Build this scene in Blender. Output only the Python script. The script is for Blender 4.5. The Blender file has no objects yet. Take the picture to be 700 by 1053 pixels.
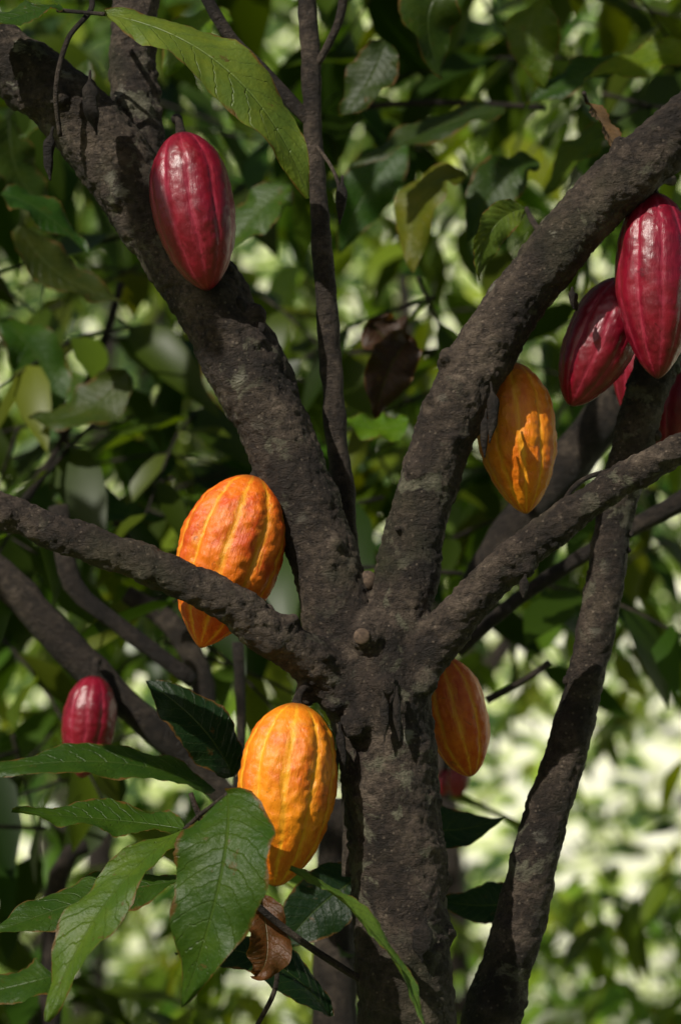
import bpy, math, random
import numpy as np
from mathutils import Vector, noise
random.seed(7); rng=np.random.default_rng(11)
sc=bpy.context.scene
D=2.23; CAMZ=1.45; PITCH=math.radians(8)
cp,sp=math.cos(PITCH),math.sin(PITCH)
# image pixel -> world metres (camera ray cut at depth y behind the trunk)
def W(px,py,y=0.0):
    a=(px-350)/2230.0; b=(526-py)/2230.0
    d=Vector((a, cp-b*sp, sp+b*cp)); t=(y+D)/d.y
    return Vector((d.x*t, y, CAMZ+d.z*t))
def R(px,y=0.0): return px/1000.0*(D+y)/D

# ---------------- materials ----------------
def newmat(name):
    m=bpy.data.materials.new(name); m.use_nodes=True
    nt=m.node_tree; nt.nodes.clear()
    out=nt.nodes.new('ShaderNodeOutputMaterial')
    return m,nt,out
def N(nt,t,**kw):
    n=nt.nodes.new(t)
    for k,v in kw.items():
        if hasattr(n,k): setattr(n,k,v)
    return n
def ramp(nt,fac,stops):
    r=nt.nodes.new('ShaderNodeValToRGB'); e=r.color_ramp.elements
    e[0].position=stops[0][0]; e[0].color=(*stops[0][1],1)
    e[1].position=stops[-1][0]; e[1].color=(*stops[-1][1],1)
    for p,c in stops[1:-1]:
        x=e.new(p); x.color=(*c,1)
    nt.links.new(fac,r.inputs[0]); return r.outputs[0]
def noisen(nt,vec,scale,detail=6,rough=0.6,dist=0.0):
    n=nt.nodes.new('ShaderNodeTexNoise'); n.inputs['Scale'].default_value=scale
    n.inputs['Detail'].default_value=min(detail,5); n.inputs['Roughness'].default_value=rough
    n.inputs['Distortion'].default_value=dist
    nt.links.new(vec,n.inputs['Vector']); return n.outputs['Fac']
def math_(nt,op,a,b=None,c=None,clamp=False):
    m=nt.nodes.new('ShaderNodeMath'); m.operation=op; m.use_clamp=clamp
    for i,v in enumerate((a,b,c)):
        if v is None: continue
        if isinstance(v,(int,float)): m.inputs[i].default_value=v
        else: nt.links.new(v,m.inputs[i])
    return m.outputs[0]
def mix(nt,f,a,b,mode='MIX'):
    m=nt.nodes.new('ShaderNodeMix'); m.data_type='RGBA'; m.blend_type=mode
    def s(i,v):
        if isinstance(v,(int,float)): m.inputs[i].default_value=v
        elif isinstance(v,tuple): m.inputs[i].default_value=(*v,1)
        else: nt.links.new(v,m.inputs[i])
    s(0,f); s(6,a); s(7,b); return m.outputs[2]
def bark_mat(name,dark=1.0,lichen=True):
    m,nt,out=newmat(name); L=nt.links.new
    tc=N(nt,'ShaderNodeTexCoord'); v=tc.outputs['Object']
    n1=noisen(nt,v,17,8,0.68,0.3); n2=noisen(nt,v,120,5,0.75); n3=noisen(nt,v,6,3,0.5)
    mp=N(nt,'ShaderNodeMapping'); mp.inputs['Scale'].default_value=(1,1,2.2); L(v,mp.inputs[0])
    n4=noisen(nt,mp.outputs[0],85,5,0.75,0.8)
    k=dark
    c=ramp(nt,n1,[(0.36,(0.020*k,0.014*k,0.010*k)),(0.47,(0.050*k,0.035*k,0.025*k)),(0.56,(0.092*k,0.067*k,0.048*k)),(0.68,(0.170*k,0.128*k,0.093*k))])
    c=mix(nt,math_(nt,'MULTIPLY',ramp(nt,n2,[(0.38,(1,1,1)),(0.55,(0,0,0))]),0.72),c,(0.011*k,0.0075*k,0.0055*k))
    if lichen:
        l=ramp(nt,noisen(nt,v,26,5,0.66,0.5),[(0.565,(0,0,0)),(0.62,(1,1,1))])
        l2=ramp(nt,n3,[(0.42,(0,0,0)),(0.55,(1,1,1))])
        f=math_(nt,'MULTIPLY',math_(nt,'MULTIPLY',l,l2),math_(nt,'MULTIPLY',n2,1.3))
        c=mix(nt,f,c,(0.14,0.135,0.09))
        gm=ramp(nt,noisen(nt,v,7,3,0.6,0.2),[(0.52,(0,0,0)),(0.68,(1,1,1))])
        c=mix(nt,math_(nt,'MULTIPLY',gm,0.4),c,(0.042,0.045,0.015))
        vo=N(nt,'ShaderNodeTexVoronoi'); vo.inputs['Scale'].default_value=120; L(v,vo.inputs['Vector'])
        s=ramp(nt,vo.outputs['Distance'],[(0.12,(1,1,1)),(0.2,(0,0,0))])
        c=mix(nt,math_(nt,'MULTIPLY',math_(nt,'MULTIPLY',s,n1),0.85),c,(0.19,0.15,0.11))
        vo=N(nt,'ShaderNodeTexVoronoi'); vo.inputs['Scale'].default_value=19; L(v,vo.inputs['Vector'])
        dd=math_(nt,'ADD',vo.outputs['Distance'],math_(nt,'MULTIPLY',math_(nt,'SUBTRACT',n4,0.5),0.45))
        s=ramp(nt,dd,[(0.09,(1,1,1)),(0.16,(0,0,0))])
        c=mix(nt,math_(nt,'MULTIPLY',math_(nt,'MULTIPLY',s,l2),0.8),c,(0.21,0.20,0.155))
    b=N(nt,'ShaderNodeBsdfPrincipled'); L(c,b.inputs['Base Color']); b.inputs['Roughness'].default_value=0.68
    b.inputs['Specular IOR Level'].default_value=0.3
    h=math_(nt,'ADD',math_(nt,'MULTIPLY',n4,1.0),math_(nt,'MULTIPLY',n2,0.8))
    bp=N(nt,'ShaderNodeBump'); bp.inputs['Strength'].default_value=1.0; bp.inputs['Distance'].default_value=0.0065
    L(h,bp.inputs['Height']); L(bp.outputs[0],b.inputs['Normal']); L(b.outputs[0],out.inputs[0]); return m
def pod_mat(name,ridge,ridge2,groove,spec=0.5,speck=(0.12,0.04,0.01),rough=0.33,gw=1.6,bump=.7):
    m,nt,out=newmat(name); L=nt.links.new
    tc=N(nt,'ShaderNodeTexCoord'); v=tc.outputs['Object']
    at=N(nt,'ShaderNodeAttribute'); at.attribute_name='ridge'
    at2=N(nt,'ShaderNodeAttribute'); at2.attribute_name='podt'
    mp=N(nt,'ShaderNodeMapping'); mp.inputs['Scale'].default_value=(1,1,0.16); L(v,mp.inputs[0])
    ns=noisen(nt,mp.outputs[0],260,5,0.7,0.5); nb=noisen(nt,v,30,5,0.65); nf=noisen(nt,v,240,4,0.6)
    nbc=ramp(nt,nb,[(0.42,(0,0,0)),(0.58,(1,1,1))])
    rc=mix(nt,nbc,ridge,ridge2)
    f=math_(nt,'ADD',at.outputs['Fac'],math_(nt,'MULTIPLY',math_(nt,'SUBTRACT',ns,0.5),gw),clamp=True)
    f=math_(nt,'ADD',f,math_(nt,'MULTIPLY',math_(nt,'SUBTRACT',nb,0.5),0.9),clamp=True)
    c=mix(nt,ramp(nt,f,[(0.10,(1,1,1)),(0.75,(0,0,0))]),rc,groove)
    bl=ramp(nt,noisen(nt,v,75,5,0.7,0.8),[(0.63,(0,0,0)),(0.70,(1,1,1))])
    c=mix(nt,math_(nt,'MULTIPLY',bl,0.55),c,speck)
    vo=N(nt,'ShaderNodeTexVoronoi'); vo.inputs['Scale'].default_value=130; L(v,vo.inputs['Vector'])
    s=ramp(nt,vo.outputs['Distance'],[(0.05,(1,1,1)),(0.12,(0,0,0))])
    c=mix(nt,math_(nt,'MULTIPLY',math_(nt,'MULTIPLY',s,nbc),0.6),c,speck)
    e=ramp(nt,at2.outputs['Fac'],[(0.0,(1,1,1)),(0.05,(0,0,0)),(0.985,(0,0,0)),(1.0,(1,1,1))])
    c=mix(nt,math_(nt,'MULTIPLY',e,0.8),c,speck)
    b=N(nt,'ShaderNodeBsdfPrincipled'); L(c,b.inputs['Base Color'])
    L(math_(nt,'ADD',rough-0.1,math_(nt,'MULTIPLY',nf,0.28)),b.inputs['Roughness'])
    b.inputs['Specular IOR Level'].default_value=spec
    h=math_(nt,'ADD',math_(nt,'MULTIPLY',ns,0.9),math_(nt,'MULTIPLY',nf,0.4))
    bp=N(nt,'ShaderNodeBump'); bp.inputs['Strength'].default_value=bump; bp.inputs['Distance'].default_value=0.0022
    L(h,bp.inputs['Height']); L(bp.outputs[0],b.inputs['Normal']); L(b.outputs[0],out.inputs[0]); return m
def leaf_mat(name,rough=0.4,trans=0.4,veins=True,spec=0.5):
    m,nt,out=newmat(name); L=nt.links.new
    at=N(nt,'ShaderNodeAttribute'); at.attribute_name='lcol'
    c=at.outputs['Color']
    au=N(nt,'ShaderNodeAttribute'); au.attribute_name='luv'
    tc=N(nt,'ShaderNodeTexCoord')
    b=N(nt,'ShaderNodeBsdfPrincipled'); b.inputs['Roughness'].default_value=rough
    b.inputs['Specular IOR Level'].default_value=spec
    if veins:
        sx=N(nt,'ShaderNodeSeparateXYZ'); L(au.outputs['Vector'],sx.inputs[0])
        u=sx.outputs[0]; va=math_(nt,'ABSOLUTE',sx.outputs[1])
        ph=math_(nt,'SUBTRACT',math_(nt,'MULTIPLY',u,12.0),math_(nt,'MULTIPLY',math_(nt,'POWER',va,1.3),1.9))
        ph=math_(nt,'ADD',ph,math_(nt,'MULTIPLY',noisen(nt,au.outputs['Vector'],3,2,0.5),0.9))
        tri=math_(nt,'ABSOLUTE',math_(nt,'SUBTRACT',math_(nt,'FRACT',ph),0.5))
        vein=math_(nt,'SUBTRACT',1.0,math_(nt,'MULTIPLY',tri,18.0),clamp=True)
        mid=math_(nt,'SUBTRACT',1.0,math_(nt,'MULTIPLY',va,24.0),clamp=True)
        vv=math_(nt,'MAXIMUM',math_(nt,'MULTIPLY',vein,0.5),mid)
        light=mix(nt,0.6,c,(0.12,0.17,0.035))
        nz=noisen(nt,tc.outputs['Object'],30,4,0.6)
        c2=mix(nt,math_(nt,'MULTIPLY',ramp(nt,nz,[(0.4,(0,0,0)),(0.7,(1,1,1))]),0.55),c,mix(nt,1.0,c,(2.0,1.5,0.8),'MULTIPLY'))
        c2=mix(nt,math_(nt,'MULTIPLY',vv,0.45),c2,light)
        edge=math_(nt,'ADD',va,math_(nt,'MULTIPLY',math_(nt,'SUBTRACT',noisen(nt,tc.outputs['Object'],45,4,0.6),0.5),0.5))
        ed=ramp(nt,edge,[(0.93,(0,0,0)),(1.03,(1,1,1))])
        c2=mix(nt,math_(nt,'MULTIPLY',ed,0.8),c2,(0.12,0.055,0.015))
        bl=ramp(nt,noisen(nt,tc.outputs['Object'],55,5,0.7),[(0.64,(0,0,0)),(0.69,(1,1,1))])
        c=mix(nt,math_(nt,'MULTIPLY',bl,0.7),c2,(0.09,0.05,0.015))
        puff=math_(nt,'ADD',math_(nt,'MULTIPLY',vein,-0.5),math_(nt,'MULTIPLY',mid,-0.6))
        puff=math_(nt,'ADD',puff,math_(nt,'MULTIPLY',noisen(nt,tc.outputs['Object'],130,4,0.65),0.9))
        bp=N(nt,'ShaderNodeBump'); bp.inputs['Strength'].default_value=0.6; bp.inputs['Distance'].default_value=0.003
        L(puff,bp.inputs['Height']); L(bp.outputs[0],b.inputs['Normal'])
    L(c,b.inputs['Base Color'])
    if trans<=0:
        L(b.outputs[0],out.inputs[0]); return m
    t=N(nt,'ShaderNodeBsdfTranslucent'); L(mix(nt,1.0,c,(2.3,2.1,0.4),'MULTIPLY'),t.inputs[0])
    ms=N(nt,'ShaderNodeMixShader'); ms.inputs[0].default_value=trans
    L(b.outputs[0],ms.inputs[1]); L(t.outputs[0],ms.inputs[2]); L(ms.outputs[0],out.inputs[0]); return m

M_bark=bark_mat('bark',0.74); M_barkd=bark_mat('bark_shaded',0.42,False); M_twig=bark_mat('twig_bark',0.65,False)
M_or=pod_mat('pod_orange',(0.54,0.068,0.003),(0.68,0.15,0.005),(0.76,0.32,0.016),spec=.42,rough=.37)
M_ye=pod_mat('pod_yellow',(0.64,0.14,0.004),(0.75,0.23,0.006),(0.83,0.37,0.016),spec=.42,rough=.37)
M_re=pod_mat('pod_red',(0.120,0.0013,0.009),(0.185,0.0022,0.014),(0.27,0.018,0.04),spec=0.55,speck=(0.03,0.003,0.005),rough=0.29,gw=2.2,bump=.35)
M_dry=bark_mat('dried_pod',0.3,False)
M_leaf=leaf_mat('cacao_leaf',0.42,0.3,True,0.24); M_bleaf=leaf_mat('grove_leaf',0.32,0.35,False,0.42); M_cleaf=leaf_mat('crown_leaf',0.42,0.4,False,0.24); M_dleaf=leaf_mat('far_leaf',0.27,0.0,False,0.75)

# ---------------- geometry helpers ----------------
def mkmesh(name,verts,faces,mat,smooth=True,parent=None):
    me=bpy.data.meshes.new(name)
    me.from_pydata([tuple(v) for v in verts],[],[tuple(int(i) for i in f) for f in faces]); me.update()
    if smooth: me.polygons.foreach_set('use_smooth',[True]*len(me.polygons))
    me.materials.append(mat)
    o=bpy.data.objects.new(name,me); sc.collection.objects.link(o)
    if parent: o.parent=parent
    return o
def empty(name):
    e=bpy.data.objects.new(name,None); sc.collection.objects.link(e); return e
def resample(pts,rad,step):
    P=[Vector(p) for p in pts]; P=[2*P[0]-P[1]]+P+[2*P[-1]-P[-2]]
    r=[rad[0]]+list(rad)+[rad[-1]]; out=[];ro=[]
    for i in range(1,len(P)-2):
        n=max(2,int((P[i+1]-P[i]).length/step))
        for j in range(n):
            t=j/n; t2=t*t;t3=t2*t
            out.append(0.5*((2*P[i])+(-P[i-1]+P[i+1])*t+(2*P[i-1]-5*P[i]+4*P[i+1]-P[i+2])*t2+(-P[i-1]+3*P[i]-3*P[i+1]+P[i+2])*t3))
            s=t*t*(3-2*t); ro.append(r[i]*(1-s)+r[i+1]*s)
    out.append(P[-2]); ro.append(r[-2]); return out,ro
def tube(V,F,pts,rad,seg=16,step=0.012,bump=0.0,seed=0.0):
    c,r=resample(pts,rad,step); base=len(V)
    t0=(c[1]-c[0]).normalized(); ref=Vector((0,1,0)) if abs(t0.y)<0.9 else Vector((1,0,0))
    n=t0.cross(ref).normalized()
    for i in range(len(c)):
        t=(c[min(i+1,len(c)-1)]-c[max(i-1,0)]).normalized()
        n=(n-t*n.dot(t)).normalized(); b=t.cross(n)
        for k in range(seg):
            a=2*math.pi*k/seg; d=n*math.cos(a)+b*math.sin(a)
            rr=r[i]
            if bump: rr*=1+bump*noise.noise(Vector((c[i]+d*r[i])*22)+Vector((seed,0,0)))+bump*0.6*noise.noise(Vector((c[i]+d*r[i])*70))
            V.append(c[i]+d*rr)
    for i in range(len(c)-1):
        for k in range(seg):
            a=base+i*seg+k; b2=base+i*seg+(k+1)%seg
            F.append((a,b2,b2+seg,a+seg))
    F.append(tuple(base+k for k in range(seg))[::-1]); F.append(tuple(base+(len(c)-1)*seg+k for k in range(seg)))
def ball(V,F,c,r,nu=14,nv=9,sc3=(1,1,1)):
    base=len(V); V.append(c+Vector((0,0,r*sc3[2])))
    for j in range(1,nv):
        th=math.pi*j/nv
        for i in range(nu):
            a=2*math.pi*i/nu
            V.append(c+Vector((r*sc3[0]*math.sin(th)*math.cos(a),r*sc3[1]*math.sin(th)*math.sin(a),r*sc3[2]*math.cos(th))))
    V.append(c-Vector((0,0,r*sc3[2]))); last=len(V)-1
    for i in range(nu): F.append((base,base+1+i,base+1+(i+1)%nu))
    for j in range(nv-2):
        for i in range(nu):
            a=base+1+j*nu+i; b=base+1+j*nu+(i+1)%nu
            F.append((a,a+nu,b+nu,b))
    s=base+1+(nv-2)*nu
    for i in range(nu): F.append((s+i,last,s+(i+1)%nu))
def P(L): # [(px,py,y,width_px)]
    return [W(a,b,c) for a,b,c,w in L],[R(w/2,c) for a,b,c,w in L]
def roughen(me,zmin=0.9,k=1.0):
    n=len(me.vertices); co=np.empty(n*3); me.vertices.foreach_get('co',co); co=co.reshape(-1,3)
    no=np.empty(n*3); me.vertices.foreach_get('normal',no); no=no.reshape(-1,3)
    for i in range(n):
        if co[i,2]<zmin: continue
        v=Vector(co[i])
        h=0.0030*noise.noise(v*30)+0.0016*noise.noise(Vector((v.x*110,v.y*110,v.z*150)))+0.0012*noise.noise(v*260)
        rv=noise.noise(Vector((v.x*60+5,v.y*60,v.z*170))); h+=-0.0026*max(0,rv-0.12)
        rv=noise.noise(Vector((v.x*30+9,v.y*30,v.z*30))); h+=0.006*max(0,rv-0.42)
        co[i]+=no[i]*h*k
    me.vertices.foreach_set('co',co.ravel()); me.update()

# ---------------- main cacao tree ----------------
tree=empty('cacao_tree')
V=[];F=[]
limbs=[
 [(400,1900,0.06,190),(420,1500,0.04,130),(418,1060,0.0,98),(413,950,0,98),(406,850,0,98),(398,770,0,100),(390,710,0,106),(384,650,0.0,98),(380,625,0,60)],
 [(392,720,0,80),(352,650,0,76),(334,575,0.0,72),(297,475,0.0,72),(252,375,0.0,84),(214,305,0.0,84),(168,240,0.005,76),(105,150,0.0,78),(50,92,-0.01,74),(-30,35,-0.02,68),(-160,-50,-0.05,60)],
 [(150,190,0.02,50),(141,120,0.04,52),(137,60,0.05,50),(141,0,0.06,50),(150,-120,0.08,46)],
 [(385,720,0,80),(408,640,-0.005,70),(424,560,-0.005,62),(445,480,-0.01,62),(478,400,-0.01,68),(525,318,-0.015,62),(583,243,-0.02,62),(650,175,-0.03,64),(730,108,-0.04,62),(860,20,-0.07,56)],
 [(400,715,0.0,74),(440,668,-0.02,52),(480,625,-0.035,44),(530,572,-0.05,40),(600,520,-0.06,37),(650,487,-0.07,35),(720,452,-0.08,33),(850,400,-0.1,30)],
 [(378,725,0,76),(335,690,-0.03,58),(290,660,-0.06,48),(230,616,-0.085,44),(160,584,-0.095,41),(80,555,-0.10,38),(0,525,-0.10,38),(-120,480,-0.11,36)],
]
for i,l in enumerate(limbs):
    p,r=P(l); tube(V,F,p,r,28,0.012,0.09,i*7.3)
for (x,y,d,r) in [(262,352,-0.03,14),(430,485,-0.03,14),(447,430,-0.02,14),(465,372,-0.02,16),(297,415,-0.01,14),(262,325,-0.02,15),
                  (345,560,-0.03,10),(232,280,-0.02,14),(365,745,-0.045,15),(395,705,-0.05,15),(435,700,-0.03,15),(345,720,-0.035,14),(315,712,-0.03,13),
                  (452,905,0,12),(365,870,-0.01,10),(425,985,-0.04,13),(455,960,-0.01,13),(375,655,-0.045,19),(500,385,-0.03,14),(150,590,-0.11,9),
                  (540,585,-0.06,9),(120,200,-0.02,15),(60,100,-0.04,14),(590,225,-0.04,12),(640,150,-0.04,12),(410,610,-0.03,9),(300,640,-0.07,10),(360,800,-.01,12),(440,820,-.02,11)]:
    ball(V,F,W(x,y,d),R(r,d))
for k in range(110):
    l=random.choice(limbs); i=random.randrange(2,len(l)-1); a=l[i-1];b=l[i];t=random.random()
    q=[a[j]*(1-t)+b[j]*t for j in range(4)]; ang=random.uniform(0,6.28)
    c=W(q[0],q[1],q[2]); rr=R(q[3]/2*0.93); c=c+Vector((math.cos(ang)*rr,-abs(math.sin(ang))*rr,0))
    ball(V,F,c,R(random.uniform(4,8)),10,7)
for a,b,w0,w1 in [((238,300,-0.02),(243,283,-0.03),14,9),((258,335,-0.02),(270,318,-0.03),12,8),((446,425,-0.02),(440,405,-0.035),12,8),((465,375,-0.01),(455,366,-0.04),12,8),((500,395,-0.02),(515,378,0.0),16,10),
                  ((590,300,-0.01),(592,320,0.0),10,6),((415,550,-0.03),(405,540,-0.04),9,6),((455,430,0),(440,440,-0.03),10,7)]:
    tube(V,F,[W(*a),(W(*a)+W(*b))/2,W(*b)],[R(w0/2),R(w0/2),R(w1/2)],10,0.006)
tmp=mkmesh('tmp',V,F,M_bark)
md=tmp.modifiers.new('r','REMESH'); md.mode='VOXEL'; md.voxel_size=0.0028; md.use_smooth_shade=True
ms=tmp.modifiers.new('s','SMOOTH'); ms.factor=0.5; ms.iterations=6
dg=bpy.context.evaluated_depsgraph_get()
me=bpy.data.meshes.new_from_object(tmp.evaluated_get(dg)); bpy.data.objects.remove(tmp)
me.name='trunk_and_limbs'
roughen(me)
me.polygons.foreach_set('use_smooth',[True]*len(me.polygons))
me.materials.clear(); me.materials.append(M_bark)
o=bpy.data.objects.new('trunk_and_limbs',me); sc.collection.objects.link(o); o.parent=tree
V=[];F=[]
c=W(372,654,-0.062)
ball(V,F,c,0.0085,18,8,(1,0.35,1)); 
m,nt,out=newmat('cut_wood'); b=N(nt,'ShaderNodeBsdfPrincipled'); tc=N(nt,'ShaderNodeTexCoord')
cc=ramp(nt,noisen(nt,tc.outputs['Object'],200,5,0.7),[(0.35,(0.03,0.018,0.011)),(0.7,(0.12,0.078,0.05))]); nt.links.new(cc,b.inputs['Base Color']); b.inputs['Roughness'].default_value=.9; nt.links.new(b.outputs[0],out.inputs[0])
mkmesh('pruning_scar',V,F,m,parent=tree)
V=[];F=[]; ball(V,F,W(378,597,-0.01),0.010,12,8,(1,0.8,1.1)); mkmesh('bark_scab',V,F,m,parent=tree)

t2=empty('cacao_tree')
V=[];F=[]
p,r=P([(430,1500,0.14,80),(470,1200,0.12,68),(506,1050,0.11,58),(535,940,0.10,52),(558,850,0.10,46),(583,770,0.10,42),(603,690,0.10,40),(618,620,0.10,40),(634,520,0.11,40),(652,450,0.10,44),(672,380,0.09,46),(700,300,0.10,42),(740,180,0.12,40),(790,50,0.14,36)])
tube(V,F,p,r,44,0.0035,0.12,3.1)
for k in range(18):
    t=random.random(); i=int(t*(len(p)-4))+2; u=random.random(); q=p[i]*(1-u)+p[i-1]*u
    ball(V,F,q+Vector((random.choice([-1,1])*r[i]*0.9,-r[i]*0.25,0)),R(random.uniform(4,7)),10,7)
ob=mkmesh('leaning_stem',V,F,M_bark,parent=t2); roughen(ob.data,.9,.8)
t3=empty('cacao_sapling')
V=[];F=[]
p,r=P([(365,900,0.10,26),(360,620,0.08,24),(354,530,0.06,24),(346,450,0.05,25),(340,370,0.05,23),(334,290,0.04,22),(328,210,0.04,20),(322,140,0.04,20),(319,60,0.04,20),(315,-20,0.04,22),(310,-140,0.04,20)])
tube(V,F,p,r,22,0.004,0.2,9)
p,r=P([(324,130,0.04,14),(300,105,0.035,15),(268,70,0.03,14),(235,35,0.02,13),(205,-15,0.01,12)]); tube(V,F,p,r,14,0.006,0.15,2)
p,r=P([(320,75,0.04,8),(335,50,0.03,9),(350,15,0.02,10),(355,-30,0.01,10)]); tube(V,F,p,r,12,0.006,0.15,2)
p,r=P([(326,150,0.03,4),(340,170,0.01,4),(348,190,0.0,4),(350,215,0.0,6)]); tube(V,F,p,r,8,0.005)
mkmesh('upright_stem',V,F,M_twig,parent=t3)

# ---------------- pods ----------------
def pod(name,top,bot,rad,mat,tip=0.8,wid=0.45,seed=0,rd=0.07,ridges=5,stem=None,nu=160,nt_=110,wart=0.0009):
    A=top;B=bot; ax=(B-A); L=ax.length; ax.normalize()
    x=ax.cross(Vector((0,1,0))).normalized(); y=ax.cross(x)
    V=[];ra=[];pt=[]
    s3=Vector((seed*3.7,seed*1.3,0))
    for j in range(nt_+1):
        t=(1-math.cos(math.pi*j/nt_))/2*0.6+0.4*j/nt_
        if t<wid: q=(wid-t)/wid; pr=max(0,1-q**2.4)**0.56
        else: q=(t-wid)/(1-wid); pr=max(0,1-q**2.0)**tip
        env=min(1,t/0.12)*min(1,(1-t)/0.10)
        for i in range(nu):
            th=2*math.pi*i/nu+seed
            th2=th+0.10*noise.noise(Vector((t*3,math.cos(th),math.sin(th)))+s3)
            c=abs(math.cos(ridges*th2)); rid=c**0.6
            dep=0.85+0.3*math.cos(ridges*th2+1.0)
            r=rad*pr*(1+rd*dep*(rid-0.75)*env*(0.6+0.4*pr))
            r*=1+0.04*noise.noise(Vector((t*4,math.cos(th)*1.2,math.sin(th)*1.2))+s3)
            p=A+ax*(L*t)+x*(r*math.cos(th))+y*(r*math.sin(th))
            d=(x*math.cos(th)+y*math.sin(th))
            w=noise.noise(p*170+s3)*0.7+noise.noise(p*75+s3)
            p=p+d*(wart*w*env*1.0)
            V.append(p); ra.append(rid); pt.append(t)
    F=[]
    for j in range(nt_):
        for i in range(nu):
            a=j*nu+i;b=j*nu+(i+1)%nu; F.append((a,b,b+nu,a+nu))
    root=empty(name)
    org=A.copy(); q=ax.to_track_quat('-Z','Y').inverted()
    V2=[q@(v-org) for v in V]
    ob=mkmesh('pod_husk',V2,F,mat,parent=root)
    root.location=org; root.rotation_mode='QUATERNION'; root.rotation_quaternion=q.inverted()
    a=ob.data.attributes.new('ridge','FLOAT','POINT'); a.data.foreach_set('value',ra)
    a=ob.data.attributes.new('podt','FLOAT','POINT'); a.data.foreach_set('value',pt)
    if stem is not None:
        V=[];F=[]
        m=(A+stem)/2+Vector((0,-0.003,0.006))
        pts=[q@(v-org) for v in (A+ax*0.004,A-ax*0.006,m,stem)]
        tube(V,F,pts,[0.0062,0.0045,0.004,0.006],12,0.003)
        mkmesh('peduncle',V,F,M_twig,parent=root)
    return root
def pod2(x0,y0,x1,y1,d,w,mat,sx=None,**k):
    return pod('cacao_pod',W(x0,y0,d),W(x1,y1,d+k.pop('dd',0)),R(w/2,d),mat,stem=None if sx is None else W(*sx),**k)
pod2(186,136,214,298,-0.062,86,M_re,sx=(182,122,-0.02),tip=0.62,seed=1.1,rd=0.065,wart=.0007)
pod2(262,489,206,666,-0.012,107,M_or,sx=(266,478,0.0),tip=0.80,seed=0.3,rd=0.11,wart=0.0018)
pod2(306,722,282,911,-0.055,99,M_ye,sx=(318,706,-0.04),tip=0.62,seed=2.2,rd=0.095,wart=0.0016,wid=0.44)
pod2(522,372,541,528,0.045,82,M_ye,sx=(512,362,0.01),tip=0.72,seed=2.9,rd=0.075,wart=0.0014)
pod2(452,675,484,798,0.10,66,M_or,sx=(440,665,0.03),tip=0.60,seed=5.0,rd=0.06)
pod2(672,198,676,389,-0.01,84,M_re,sx=(690,185,0.05),tip=0.68,seed=6.1,rd=0.07,wart=.0008)
pod2(645,286,586,417,0.04,74,M_re,sx=(672,270,0.09),tip=0.65,seed=7.7,rd=0.07,wart=.0008)
pod2(668,320,648,430,0.16,58,M_re,sx=(680,312,0.12),tip=0.7,seed=8.0,rd=0.05,wart=.0005)
pod2(712,355,690,478,0.17,78,M_re,sx=(705,340,0.12),tip=0.7,seed=9.0,rd=0.05,wart=.0005)
pod2(98,694,84,800,0.40,54,M_re,sx=(100,680,0.42),tip=0.7,seed=10.0,rd=0.05)
pod2(474,784,468,820,1.1,22,M_re,sx=(474,770,1.1),tip=0.6,seed=11.0)
pod2(458,790,454,820,1.2,17,M_re,sx=(458,778,1.2),tip=0.6,seed=12.0)

V=[];F=[]
for (x,y,d,x1,y1,w) in [(93,72,-0.075,100,138,20),(55,130,-0.07,52,185,13),(349,742,-0.055,354,796,13),(392,705,-0.062,395,762,11),(408,705,-0.062,411,762,10),
                        (403,700,-0.055,400,725,5),(437,940,-0.055,434,990,22),(352,180,0.0,349,230,12),(504,392,-0.04,503,455,16),(500,420,-0.035,498,470,12),(350,765,-0.055,346,800,8),
                        (300,640,-0.08,298,650,5),(540,590,-0.07,538,615,9),(588,295,-0.03,590,318,9),(240,300,-0.03,250,330,12),(265,330,-0.03,268,345,10)]:
    a=W(x,y,d);b=W(x1,y1,d); rr=R(w/2,d); off=Vector((0.003*math.sin(x),-0.002,0))
    pts=[a,a*0.85+b*0.15+off*0.5,a*0.65+b*0.35+off,a*0.35+b*0.65+off,b]
    tube(V,F,pts,[0.0012,0.0016,rr*0.9,rr*0.8,0.001],14,0.002,0.5,x)
mkmesh('dried_cherelles',V,F,M_dry,parent=tree)

# ---------------- hero leaves ----------------
def lw(u,k=.85): return (math.sin(math.pi*min(1,u**k)))**0.7*(1-0.55*max(0,u-0.75)**1.0*2) if 0<u<1 else 0.0
HV=[];HF=[];HC=[];HU=[]
def hero(b,m,t,w,nrm,col,fold=0.25,wave=0.006,nu=44,nv=14,seed=0,pet=None,k=.85):
    b,m,t=W(*b),W(*m),W(*t); nrm=Vector(nrm).normalized(); base=len(HV)
    c=2*m-(b+t)/2; wid=R(w/2,m.y)
    for i in range(nu+1):
        u=i/nu; p=b*(1-u)**2+c*2*u*(1-u)+t*u*u
        tg=((c-b)*(1-u)+(t-c)*u).normalized()
        side=tg.cross(nrm).normalized(); nn=side.cross(tg).normalized()
        for j in range(nv+1):
            v=-1+2*j/nv; av=abs(v)
            ww=wid*lw(u,k)*(1+0.09*noise.noise(Vector((u*9,seed,1 if v>0 else 5)))+0.03*noise.noise(Vector((u*40,seed,1 if v>0 else 5))))
            z=fold*ww*av - 0.15*ww*av*av + wave*av*math.sin(u*15+seed+ (1.3 if v>0 else 0)+2*noise.noise(Vector((u*4,seed,v))))*av
            z+=0.0011*math.cos(2*math.pi*(12*u-1.9*av**1.3))*min(1,av*3)*(1-u*0.5)
            HV.append(p+side*(v*ww)+nn*z); HC.append((*col,1)); HU.append((u+seed*2,v,seed))
    for i in range(nu):
        for j in range(nv):
            a=base+i*(nv+1)+j; HF.append((a,a+1,a+nv+2,a+nv+1))
    if pet: TW.append(([W(*pet),(W(*pet)+b)/2,b],[0.0025,0.002,0.0022]))
TW=[]
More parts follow.
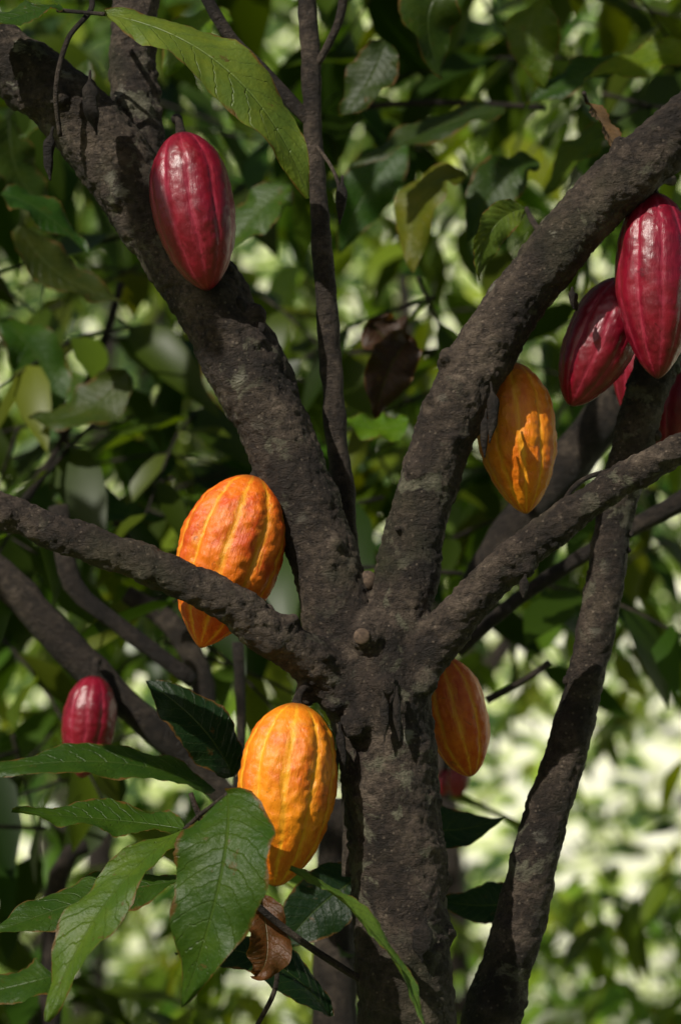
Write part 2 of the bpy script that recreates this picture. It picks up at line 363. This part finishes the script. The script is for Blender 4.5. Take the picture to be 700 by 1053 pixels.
G1=(0.080,0.125,0.018);G2=(0.021,0.052,0.005);G3=(0.026,0.062,0.005);GB=(0.007,0.022,0.007)
hero((108,14,-0.10),(236,74,-0.14),(318,203,-0.13),84,(0.25,-0.75,0.55),G1,0.18,0.006,seed=1,pet=(60,10,-0.04))
hero((234,816,-0.14),(226,905,-0.19),(187,1035,-0.17),104,(-0.25,-0.9,0.25),G3,0.2,0.007,seed=2,pet=(205,838,-0.07),k=.75)
hero((190,852,-0.08),(108,930,-0.14),(48,1050,-0.17),66,(-0.5,-0.75,0.45),(0.048,0.094,0.009),0.3,0.006,seed=3,pet=(205,838,-0.07),k=1.1)
hero((222,812,0.16),(110,783,0.12),(-30,797,0.10),62,(0,-0.55,0.8),G2,0.2,0.004,seed=4)
hero((190,852,-0.03),(110,842,-0.02),(12,835,-0.06),62,(0.05,-0.45,0.85),G3,0.22,0.005,seed=5,pet=(205,838,-0.07))
hero((240,798,0.10),(205,745,0.08),(150,700,0.10),66,(0.4,-0.8,0.3),GB,0.2,0.004,seed=6)
hero((185,905,0.0),(90,925,-0.02),(-20,965,-0.05),70,(0.1,-0.5,0.85),G2,0.2,0.005,seed=7,pet=(215,880,-0.03))
hero((298,893,-0.12),(380,955,-0.14),(438,1056,-0.18),30,(0.7,-0.35,0.6),(0.06,0.115,0.02),0.5,0.003,seed=8)
hero((60,5,-0.05),(20,15,-0.08),(-40,40,-0.1),60,(0,-0.5,0.85),G2,0.2,0.004,seed=9)
hero((541,214,0.10),(506,235,0.08),(492,288,0.08),38,(0.6,-0.7,0.3),G1,0.3,0.003,seed=10,pet=(560,245,0.02))
hero((603,104,0.02),(620,130,0.01),(641,166,0.0),30,(0.6,-0.6,0.2),(0.10,0.07,0.045),0.5,0.003,seed=11,pet=(600,95,0.0))
hero((265,915,0.0),(275,975,-0.03),(262,1003,-0.03),46,(0.3,-0.8,0.3),(0.07,0.03,0.01),0.4,0.008,seed=12,pet=(262,905,-0.0))
hero((340,1045,0.12),(270,985,0.1),(180,980,0.12),60,(0,-0.6,0.8),GB,0.2,0.004,seed=13)
hero((60,1000,0.2),(30,1010,0.18),(-60,1030,0.2),60,(0.1,-0.5,0.8),G2,0.2,0.004,seed=14)
hero((380,895,0.22),(330,930,0.2),(290,975,0.2),66,(0.3,-0.8,0.5),GB,0.2,0.004,seed=15)
hero((370,800,0.3),(430,850,0.3),(520,840,0.3),66,(-0.1,-0.7,0.6),GB,0.2,0.004,seed=16)
hero((560,915,0.3),(510,930,0.3),(450,925,0.3),56,(-0.1,-0.7,0.6),GB,0.2,0.004,seed=17)
hero((420,350,0.45),(400,380,0.42),(385,430,0.42),52,(0.2,-0.8,0.2),(0.03,0.016,0.010),0.5,0.01,seed=18)
hero((380,330,0.5),(400,350,0.5),(430,365,0.5),56,(0.2,-0.8,0.2),(0.035,0.018,0.011),0.4,0.01,seed=19)
for s,(b,m,t,w) in enumerate([((560,0,0.5),(548,35,0.5),(560,90,0.5),60),((470,-20,0.35),(440,15,0.35),(455,80,0.35),70),((520,110,0.6),(450,130,0.6),(360,170,0.6),58),
        ((480,180,0.5),(435,200,0.5),(425,280,0.5),66),((555,170,0.55),(515,185,0.55),(480,250,0.55),60),((640,60,0.5),(600,75,0.5),(540,110,0.5),60),
        ((700,40,0.45),(670,60,0.45),(600,80,0.45),60),((300,190,0.5),(270,215,0.5),(230,260,0.5),60),((20,230,0.6),(60,280,0.6),(130,310,0.6),60),
        ((240,20,0.3),(200,30,0.3),(170,80,0.3),60),((395,40,0.4),(380,80,0.4),(350,120,0.4),55),((0,200,0.4),(40,215,0.4),(90,260,0.4),60),((420,430,0.5),(390,440,0.5),(350,430,0.5),52),
        ((420,150,0.7),(380,190,0.7),(350,260,0.7),60),((90,60,0.5),(60,110,0.5),(20,140,0.5),60),((640,130,.6),(600,150,.6),(560,200,.6),56),((10,120,.6),(20,180,.6),(60,220,.6),60),
        ((130,380,.7),(90,420,.7),(30,430,.7),66),((250,300,.7),(230,360,.7),(240,430,.7),60),((60,480,.8),(100,520,.8),(170,530,.8),60),((0,330,.8),(40,370,.8),(60,440,.8),60)]):
    yl=1 if s%3 else 2.6
    hero(b,m,t,w,(random.uniform(-.4,.4),-0.6,0.7),(0.021*yl*random.uniform(.7,1.4),0.05*yl**.7*random.uniform(.7,1.3),0.005),0.22,0.006,28,8,seed=20+s)
ob=mkmesh('leaves',HV,HF,M_leaf,parent=tree)
a=ob.data.attributes.new('lcol','FLOAT_COLOR','POINT'); a.data.foreach_set('color',np.array(HC).ravel())
a=ob.data.attributes.new('luv','FLOAT_VECTOR','POINT'); a.data.foreach_set('vector',np.array(HU).ravel())
V=[];F=[]
for p,r in TW: tube(V,F,p,r,8,0.006)
for l in [[(375,1010,-0.02,7),(300,960,-0.03,7),(240,905,-0.05,7),(205,838,-0.07,6),(196,815,-0.07,5)],
          [(262,1060,0.0,5),(285,1000,0.0,5),(262,905,0.0,5),(245,850,0.0,4)],
          [(62,140,-0.05,5),(58,90,-0.07,6),(70,40,-0.07,6),(95,5,-0.06,6),(80,-30,-0.04,6)],
          [(560,245,0.02,5),(548,230,0.06,5),(541,214,0.10,5)],
          [(700,470,-0.08,5),(640,480,-0.02,5),(590,500,-0.03,5),(560,560,-0.02,5)]]:
    p,r=P(l); tube(V,F,p,r,8,0.006,0.1)
mkmesh('twigs',V,F,M_twig,parent=tree)

# ---------------- background limbs ----------------
V=[];F=[]
for l in [[(-60,560,0.45,40),(0,592,0.45,36),(70,665,0.45,36),(150,742,0.45,32),(215,800,0.48,26),(300,900,0.5,24)],
          [(60,520,0.5,22),(75,600,0.5,20),(120,640,0.5,18),(200,700,0.5,16)],[(130,610,0.7,20),(175,640,0.7,24),(205,690,0.7,26),(215,760,0.7,22)],
          [(690,350,0.5,50),(630,420,0.5,48),(565,500,0.5,46),(510,570,0.5,40),(470,660,0.5,30)],
          [(760,480,0.4,24),(690,520,0.4,20),(600,570,0.4,16),(520,625,0.4,14),(470,670,0.4,12)],
          [(20,520,1.0,8),(60,460,1.0,9),(100,370,1.0,9),(125,290,1.0,8)],[(0,340,1.0,8),(60,440,1.0,8),(110,520,1.0,8),(160,600,1.0,8)],
          [(245,660,0.4,12),(248,760,0.4,10),(240,830,0.4,8)],[(360,110,0.8,7),(450,105,0.8,7),(560,110,0.8,6)],
          [(350,820,0.6,40),(345,950,0.6,44),(345,1100,0.6,48)],
          [(500,720,0.5,8),(545,695,0.5,7),(565,680,0.5,6)],[(90,870,0.9,14),(60,900,0.9,20),(50,1100,0.9,24)]]:
    p,r=P(l); tube(V,F,p,r,14,0.02,0.15)
for (x,y,h,r,ln) in [(-2.2,3.2,3.2,.07,.5),(-1.0,6.2,4,.07,.3),(3.2,6.5,4,.1,.4),(0.6,8.5,4.5,.08,-.3),(-3.8,8,5,.1,.4),(4.8,10,5,.12,-.2),(-1.8,11,5,.12,.4)]:
    b=Vector((x,y,-0.1)); m=b+Vector((ln*.3,0,h*.4)); 
    tube(V,F,[b,m,b+Vector((ln,0.1,h))],[r,r*.8,r*.45],12,0.1,0.15)
    for q in range(4):
        s=m+Vector((0,0,random.uniform(0,.4))); a=random.uniform(0,6.28)
        tube(V,F,[s,s+Vector((math.cos(a)*.5,math.sin(a)*.5,.6)),s+Vector((math.cos(a)*1.3,math.sin(a)*1.3,1.4))],[r*.6,r*.4,r*.15],8,0.1,0.15)
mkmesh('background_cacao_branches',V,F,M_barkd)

# ---------------- foliage masses ----------------
def foliage(name,specs,mat):
    O=[];Dr=[];Nn=[];Ln=[];C=[];TV=[];TF=[]
    for sp_ in specs:
        for k in range(sp_['n']):
            for _ in range(12):
                p=sp_['pos']()
                if noise.noise(p*sp_.get('cs',1.2)+Vector((sp_.get('seed',0),0,0)))>sp_.get('thr',-0.1): break
            else: continue
            az=random.uniform(0,6.28); d=Vector((math.cos(az),math.sin(az),random.uniform(-.5,.25)))
            tl=sp_['ls']*random.uniform(1.6,3.0); nl=random.randint(*sp_['nl'])
            tint=sp_['col'](p); 
            for i in range(nl):
                u=(i+1)/nl; q=p+d*(tl*u)+Vector((0,0,-0.25*tl*u*u))
                sd=d.cross(Vector((0,0,1))).normalized()*(1 if i%2 else -1)
                ld=(d*random.uniform(.3,.9)+sd*random.uniform(.5,1.1)+Vector((0,0,random.uniform(-1.1,-.1)))+Vector((random.gauss(0,.2),random.gauss(0,.2),random.gauss(0,.15)))).normalized()
                nn=(Vector((0,0,1))+Vector((random.gauss(-.15,.5),random.gauss(-.4,.5),0)))
                nn=(nn-ld*nn.dot(ld)).normalized()
                O.append(q);Dr.append(ld);Nn.append(nn);Ln.append(sp_['ls']*random.uniform(.6,1.25))
                f=random.uniform(.55,1.45); C.append((tint[0]*f*random.uniform(.85,1.25),tint[1]*f,tint[2]*f,1))
            if sp_.get('tw'): tube(TV,TF,[p-d*(0.05*tl),p+d*(tl*.5)+Vector((0,0,-.06*tl)),p+d*tl+Vector((0,0,-.25*tl))],[0.0035,0.0025,0.0015],5,0.08)
    O=np.array(O);Dr=np.array(Dr);Nn=np.array(Nn);Ln=np.array(Ln);C=np.array(C)
    S=np.cross(Dr,Nn); nL=len(O); us=np.array([0,.15,.38,.65,.87,1.0]); wd=np.array([0.02,.7,1.0,.85,.35,0.01])
    asp=rng.uniform(.15,.21,nL); fold=rng.uniform(.1,.5,nL); droop=rng.uniform(0.05,.45,nL)
    nv=3; VV=np.zeros((nL,len(us),nv,3))
    for i,u in enumerate(us):
        cen=O+Dr*(Ln*u)[:,None]+Nn*(-droop*Ln*u*u)[:,None]
        for j,v in enumerate((-1,0,1)):
            w=Ln*asp*wd[i]
            VV[:,i,j]=cen+S*(v*w)[:,None]+Nn*(fold*w*abs(v)*(1+.6*np.sin(u*14+O[:,0]*30+v)))[:,None]
    k=len(us)*nv; loc=[]
    for i in range(len(us)-1):
        for j in range(2):
            a=i*nv+j; loc.append((a,a+1,a+nv+1,a+nv))
    loc=np.array(loc); FF=(loc[None]+(np.arange(nL)*k)[:,None,None]).reshape(-1,4)
    VV=VV.reshape(-1,3); CC=np.repeat(C,k,axis=0)
    nleafv=len(VV); nf=len(FF)
    tv=np.array([tuple(v) for v in TV]) if TV else np.zeros((0,3))
    allF=[tuple(f) for f in FF.tolist()]+[tuple(i+nleafv for i in f) for f in TF]
    me=bpy.data.meshes.new(name); me.from_pydata(np.vstack([VV,tv]).tolist(),[],allF); me.update()
    me.materials.append(mat); me.materials.append(M_barkd)
    mi=np.zeros(len(allF),dtype=np.int32); mi[nf:]=1; me.polygons.foreach_set('material_index',mi)
    me.polygons.foreach_set('use_smooth',[True]*len(allF))
    a=me.attributes.new('lcol','FLOAT_COLOR','POINT'); a.data.foreach_set('color',np.vstack([CC,np.full((len(tv),4),.03)]).ravel())
    ob=bpy.data.objects.new(name,me); sc.collection.objects.link(ob); print(name,nL); return ob
U=random.uniform
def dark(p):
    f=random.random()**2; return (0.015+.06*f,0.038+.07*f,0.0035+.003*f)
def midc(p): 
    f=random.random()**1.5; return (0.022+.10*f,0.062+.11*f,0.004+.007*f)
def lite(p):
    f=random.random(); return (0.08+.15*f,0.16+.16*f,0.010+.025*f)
def slab(y0,y1,xm,zlo,zhi,xb=0):
    def f():
        y=U(y0,y1); s=(D+y); return Vector(((U(-xm,xm)+xb)*s,y,CAMZ+s*U(zlo,zhi)))
    return f
foliage('cacao_leaves_and_added_canopy',[
  dict(n=90,pos=lambda:Vector((U(-1.2,1.3),U(0.15,1.8),U(2.8,3.4))),ls=.22,nl=(5,8),col=dark,thr=-.3,tw=True),  # overhead canopy added to shade the foliage behind the tree
  dict(n=9,pos=lambda:Vector((U(-2.0,-1.4),U(-1.2,-.6),U(2.9,3.4))),ls=.22,nl=(4,6),col=dark,thr=-.6),  # unseen cluster added to cast dappled shade on the upper-left limb
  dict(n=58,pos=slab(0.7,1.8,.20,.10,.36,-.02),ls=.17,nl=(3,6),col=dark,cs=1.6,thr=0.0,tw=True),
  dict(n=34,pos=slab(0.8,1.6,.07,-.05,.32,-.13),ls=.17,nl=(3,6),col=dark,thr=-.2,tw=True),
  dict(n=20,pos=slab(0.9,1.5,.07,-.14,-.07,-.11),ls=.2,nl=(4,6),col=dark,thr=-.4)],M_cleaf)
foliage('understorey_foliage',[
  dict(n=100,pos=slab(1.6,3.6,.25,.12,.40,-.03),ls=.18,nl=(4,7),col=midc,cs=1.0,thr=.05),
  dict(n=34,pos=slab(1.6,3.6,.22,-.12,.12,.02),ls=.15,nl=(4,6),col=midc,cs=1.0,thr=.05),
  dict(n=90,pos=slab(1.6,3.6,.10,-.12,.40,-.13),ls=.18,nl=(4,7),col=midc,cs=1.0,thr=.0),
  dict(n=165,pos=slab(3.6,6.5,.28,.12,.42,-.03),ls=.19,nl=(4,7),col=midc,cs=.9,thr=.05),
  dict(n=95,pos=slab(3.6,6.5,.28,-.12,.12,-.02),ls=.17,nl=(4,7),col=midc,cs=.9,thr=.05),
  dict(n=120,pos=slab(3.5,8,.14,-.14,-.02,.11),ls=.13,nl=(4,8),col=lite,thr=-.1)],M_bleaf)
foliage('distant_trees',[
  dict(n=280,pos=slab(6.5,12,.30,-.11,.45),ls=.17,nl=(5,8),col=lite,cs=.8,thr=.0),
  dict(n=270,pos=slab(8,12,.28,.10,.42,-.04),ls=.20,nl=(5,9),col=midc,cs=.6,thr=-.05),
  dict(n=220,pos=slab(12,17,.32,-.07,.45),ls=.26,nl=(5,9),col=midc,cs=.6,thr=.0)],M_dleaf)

# ---------------- ground: level grove floor rising into an added slope, its brightness painted in ----------------
def gz(x,y):
    h=0.12*noise.noise(Vector((x*.25,y*.25,0)))
    s=min(1,max(0,(y-15)/30)); h+=26*s*s*(3-2*s)+1.2*noise.noise(Vector((x*.12,y*.12,3)))*min(1,max(0,(y-15)/6))  # slope added as a bright backdrop behind the leaf gaps
    return h
V=[];F=[]
xs=[-400,-200,-110]+[(-60+120*i/100) for i in range(101)]+[110,200,400]
ys=[-400,-150,-60]+[(-30+100*i/110) for i in range(111)]+[120,250,500]
for yy in ys:
    for xx in xs: V.append(Vector((xx,yy,gz(xx,yy))))
m_=len(xs)
for j in range(len(ys)-1):
    for i in range(m_-1):
        a=j*m_+i; F.append((a,a+1,a+m_+1,a+m_))
mg,nt,out=newmat('grove_floor_and_painted_light'); tc=N(nt,'ShaderNodeTexCoord')
b=N(nt,'ShaderNodeBsdfPrincipled'); b.inputs['Roughness'].default_value=.9
g=ramp(nt,noisen(nt,tc.outputs['Object'],.9,8,.7),[(.35,(.05,.045,.015)),(.48,(.13,.15,.04)),(.6,(.12,.20,.03)),(.75,(.26,.34,.08))])
sx=N(nt,'ShaderNodeSeparateXYZ'); nt.links.new(tc.outputs['Object'],sx.inputs[0])
ng=noisen(nt,tc.outputs['Object'],3.2,3,.5)
ng=math_(nt,'SUBTRACT',ng,math_(nt,'MULTIPLY',sx.outputs[2],0.005))  # painted darker up the slope for a dim upper background
ng=math_(nt,'ADD',ng,math_(nt,'MULTIPLY',sx.outputs[0],0.010))  # painted brighter towards the right, where the background light is strongest
g2=ramp(nt,ng,[(.41,(.02,.055,.005)),(.46,(.10,.19,.018)),(.49,(.42,.55,.10)),(.525,(.82,.88,.44)),(.57,(.90,.90,.72))])  # pale stops paint the white light spots between leaves
f=math_(nt,'MULTIPLY',math_(nt,'SUBTRACT',sx.outputs[1],7.0),0.3,clamp=True)
nt.links.new(mix(nt,f,g,g2),b.inputs['Base Color']); bp=N(nt,'ShaderNodeBump'); bp.inputs['Distance'].default_value=.05
nt.links.new(noisen(nt,tc.outputs['Object'],14,5,.7),bp.inputs['Height']); nt.links.new(bp.outputs[0],b.inputs['Normal']); nt.links.new(b.outputs[0],out.inputs[0])
mkmesh('ground',V,F,mg)

# ---------------- light ----------------
S=Vector((-0.60,-0.74,0.76)).normalized()
el=math.asin(S.z); rot=math.atan2(S.x,S.y)
w=bpy.data.worlds.new('World'); sc.world=w; w.use_nodes=True; nt=w.node_tree
bg=nt.nodes['Background']; sky=nt.nodes.new('ShaderNodeTexSky'); sky.sky_type='NISHITA'; sky.sun_disc=False
sky.sun_elevation=el; sky.sun_rotation=rot; sky.air_density=1.0; sky.dust_density=2.5; sky.ozone_density=0.5
nt.links.new(sky.outputs[0],bg.inputs[0]); bg.inputs[1].default_value=0.055
ld=bpy.data.lights.new('sun','SUN'); ld.energy=5.0; ld.angle=math.radians(.5); ld.color=(1,.95,.85)
lo=bpy.data.objects.new('sun',ld); sc.collection.objects.link(lo); lo.rotation_euler=(-S).to_track_quat('-Z','Y').to_euler(); lo.location=S*30
sc.view_settings.view_transform='Standard'; sc.view_settings.look='None'; sc.view_settings.exposure=0
# ---------------- camera ----------------
cd=bpy.data.cameras.new('camera'); cam=bpy.data.objects.new('camera',cd); sc.collection.objects.link(cam)
cam.location=(0,-D,CAMZ); cam.rotation_euler=(math.radians(90)+PITCH,0,0)
cd.sensor_fit='VERTICAL'; cd.sensor_height=24; cd.lens=24*2230/1053; cd.clip_end=1500
cd.dof.use_dof=True; cd.dof.focus_distance=2.19; cd.dof.aperture_fstop=2.4; cd.dof.aperture_blades=7
sc.camera=cam
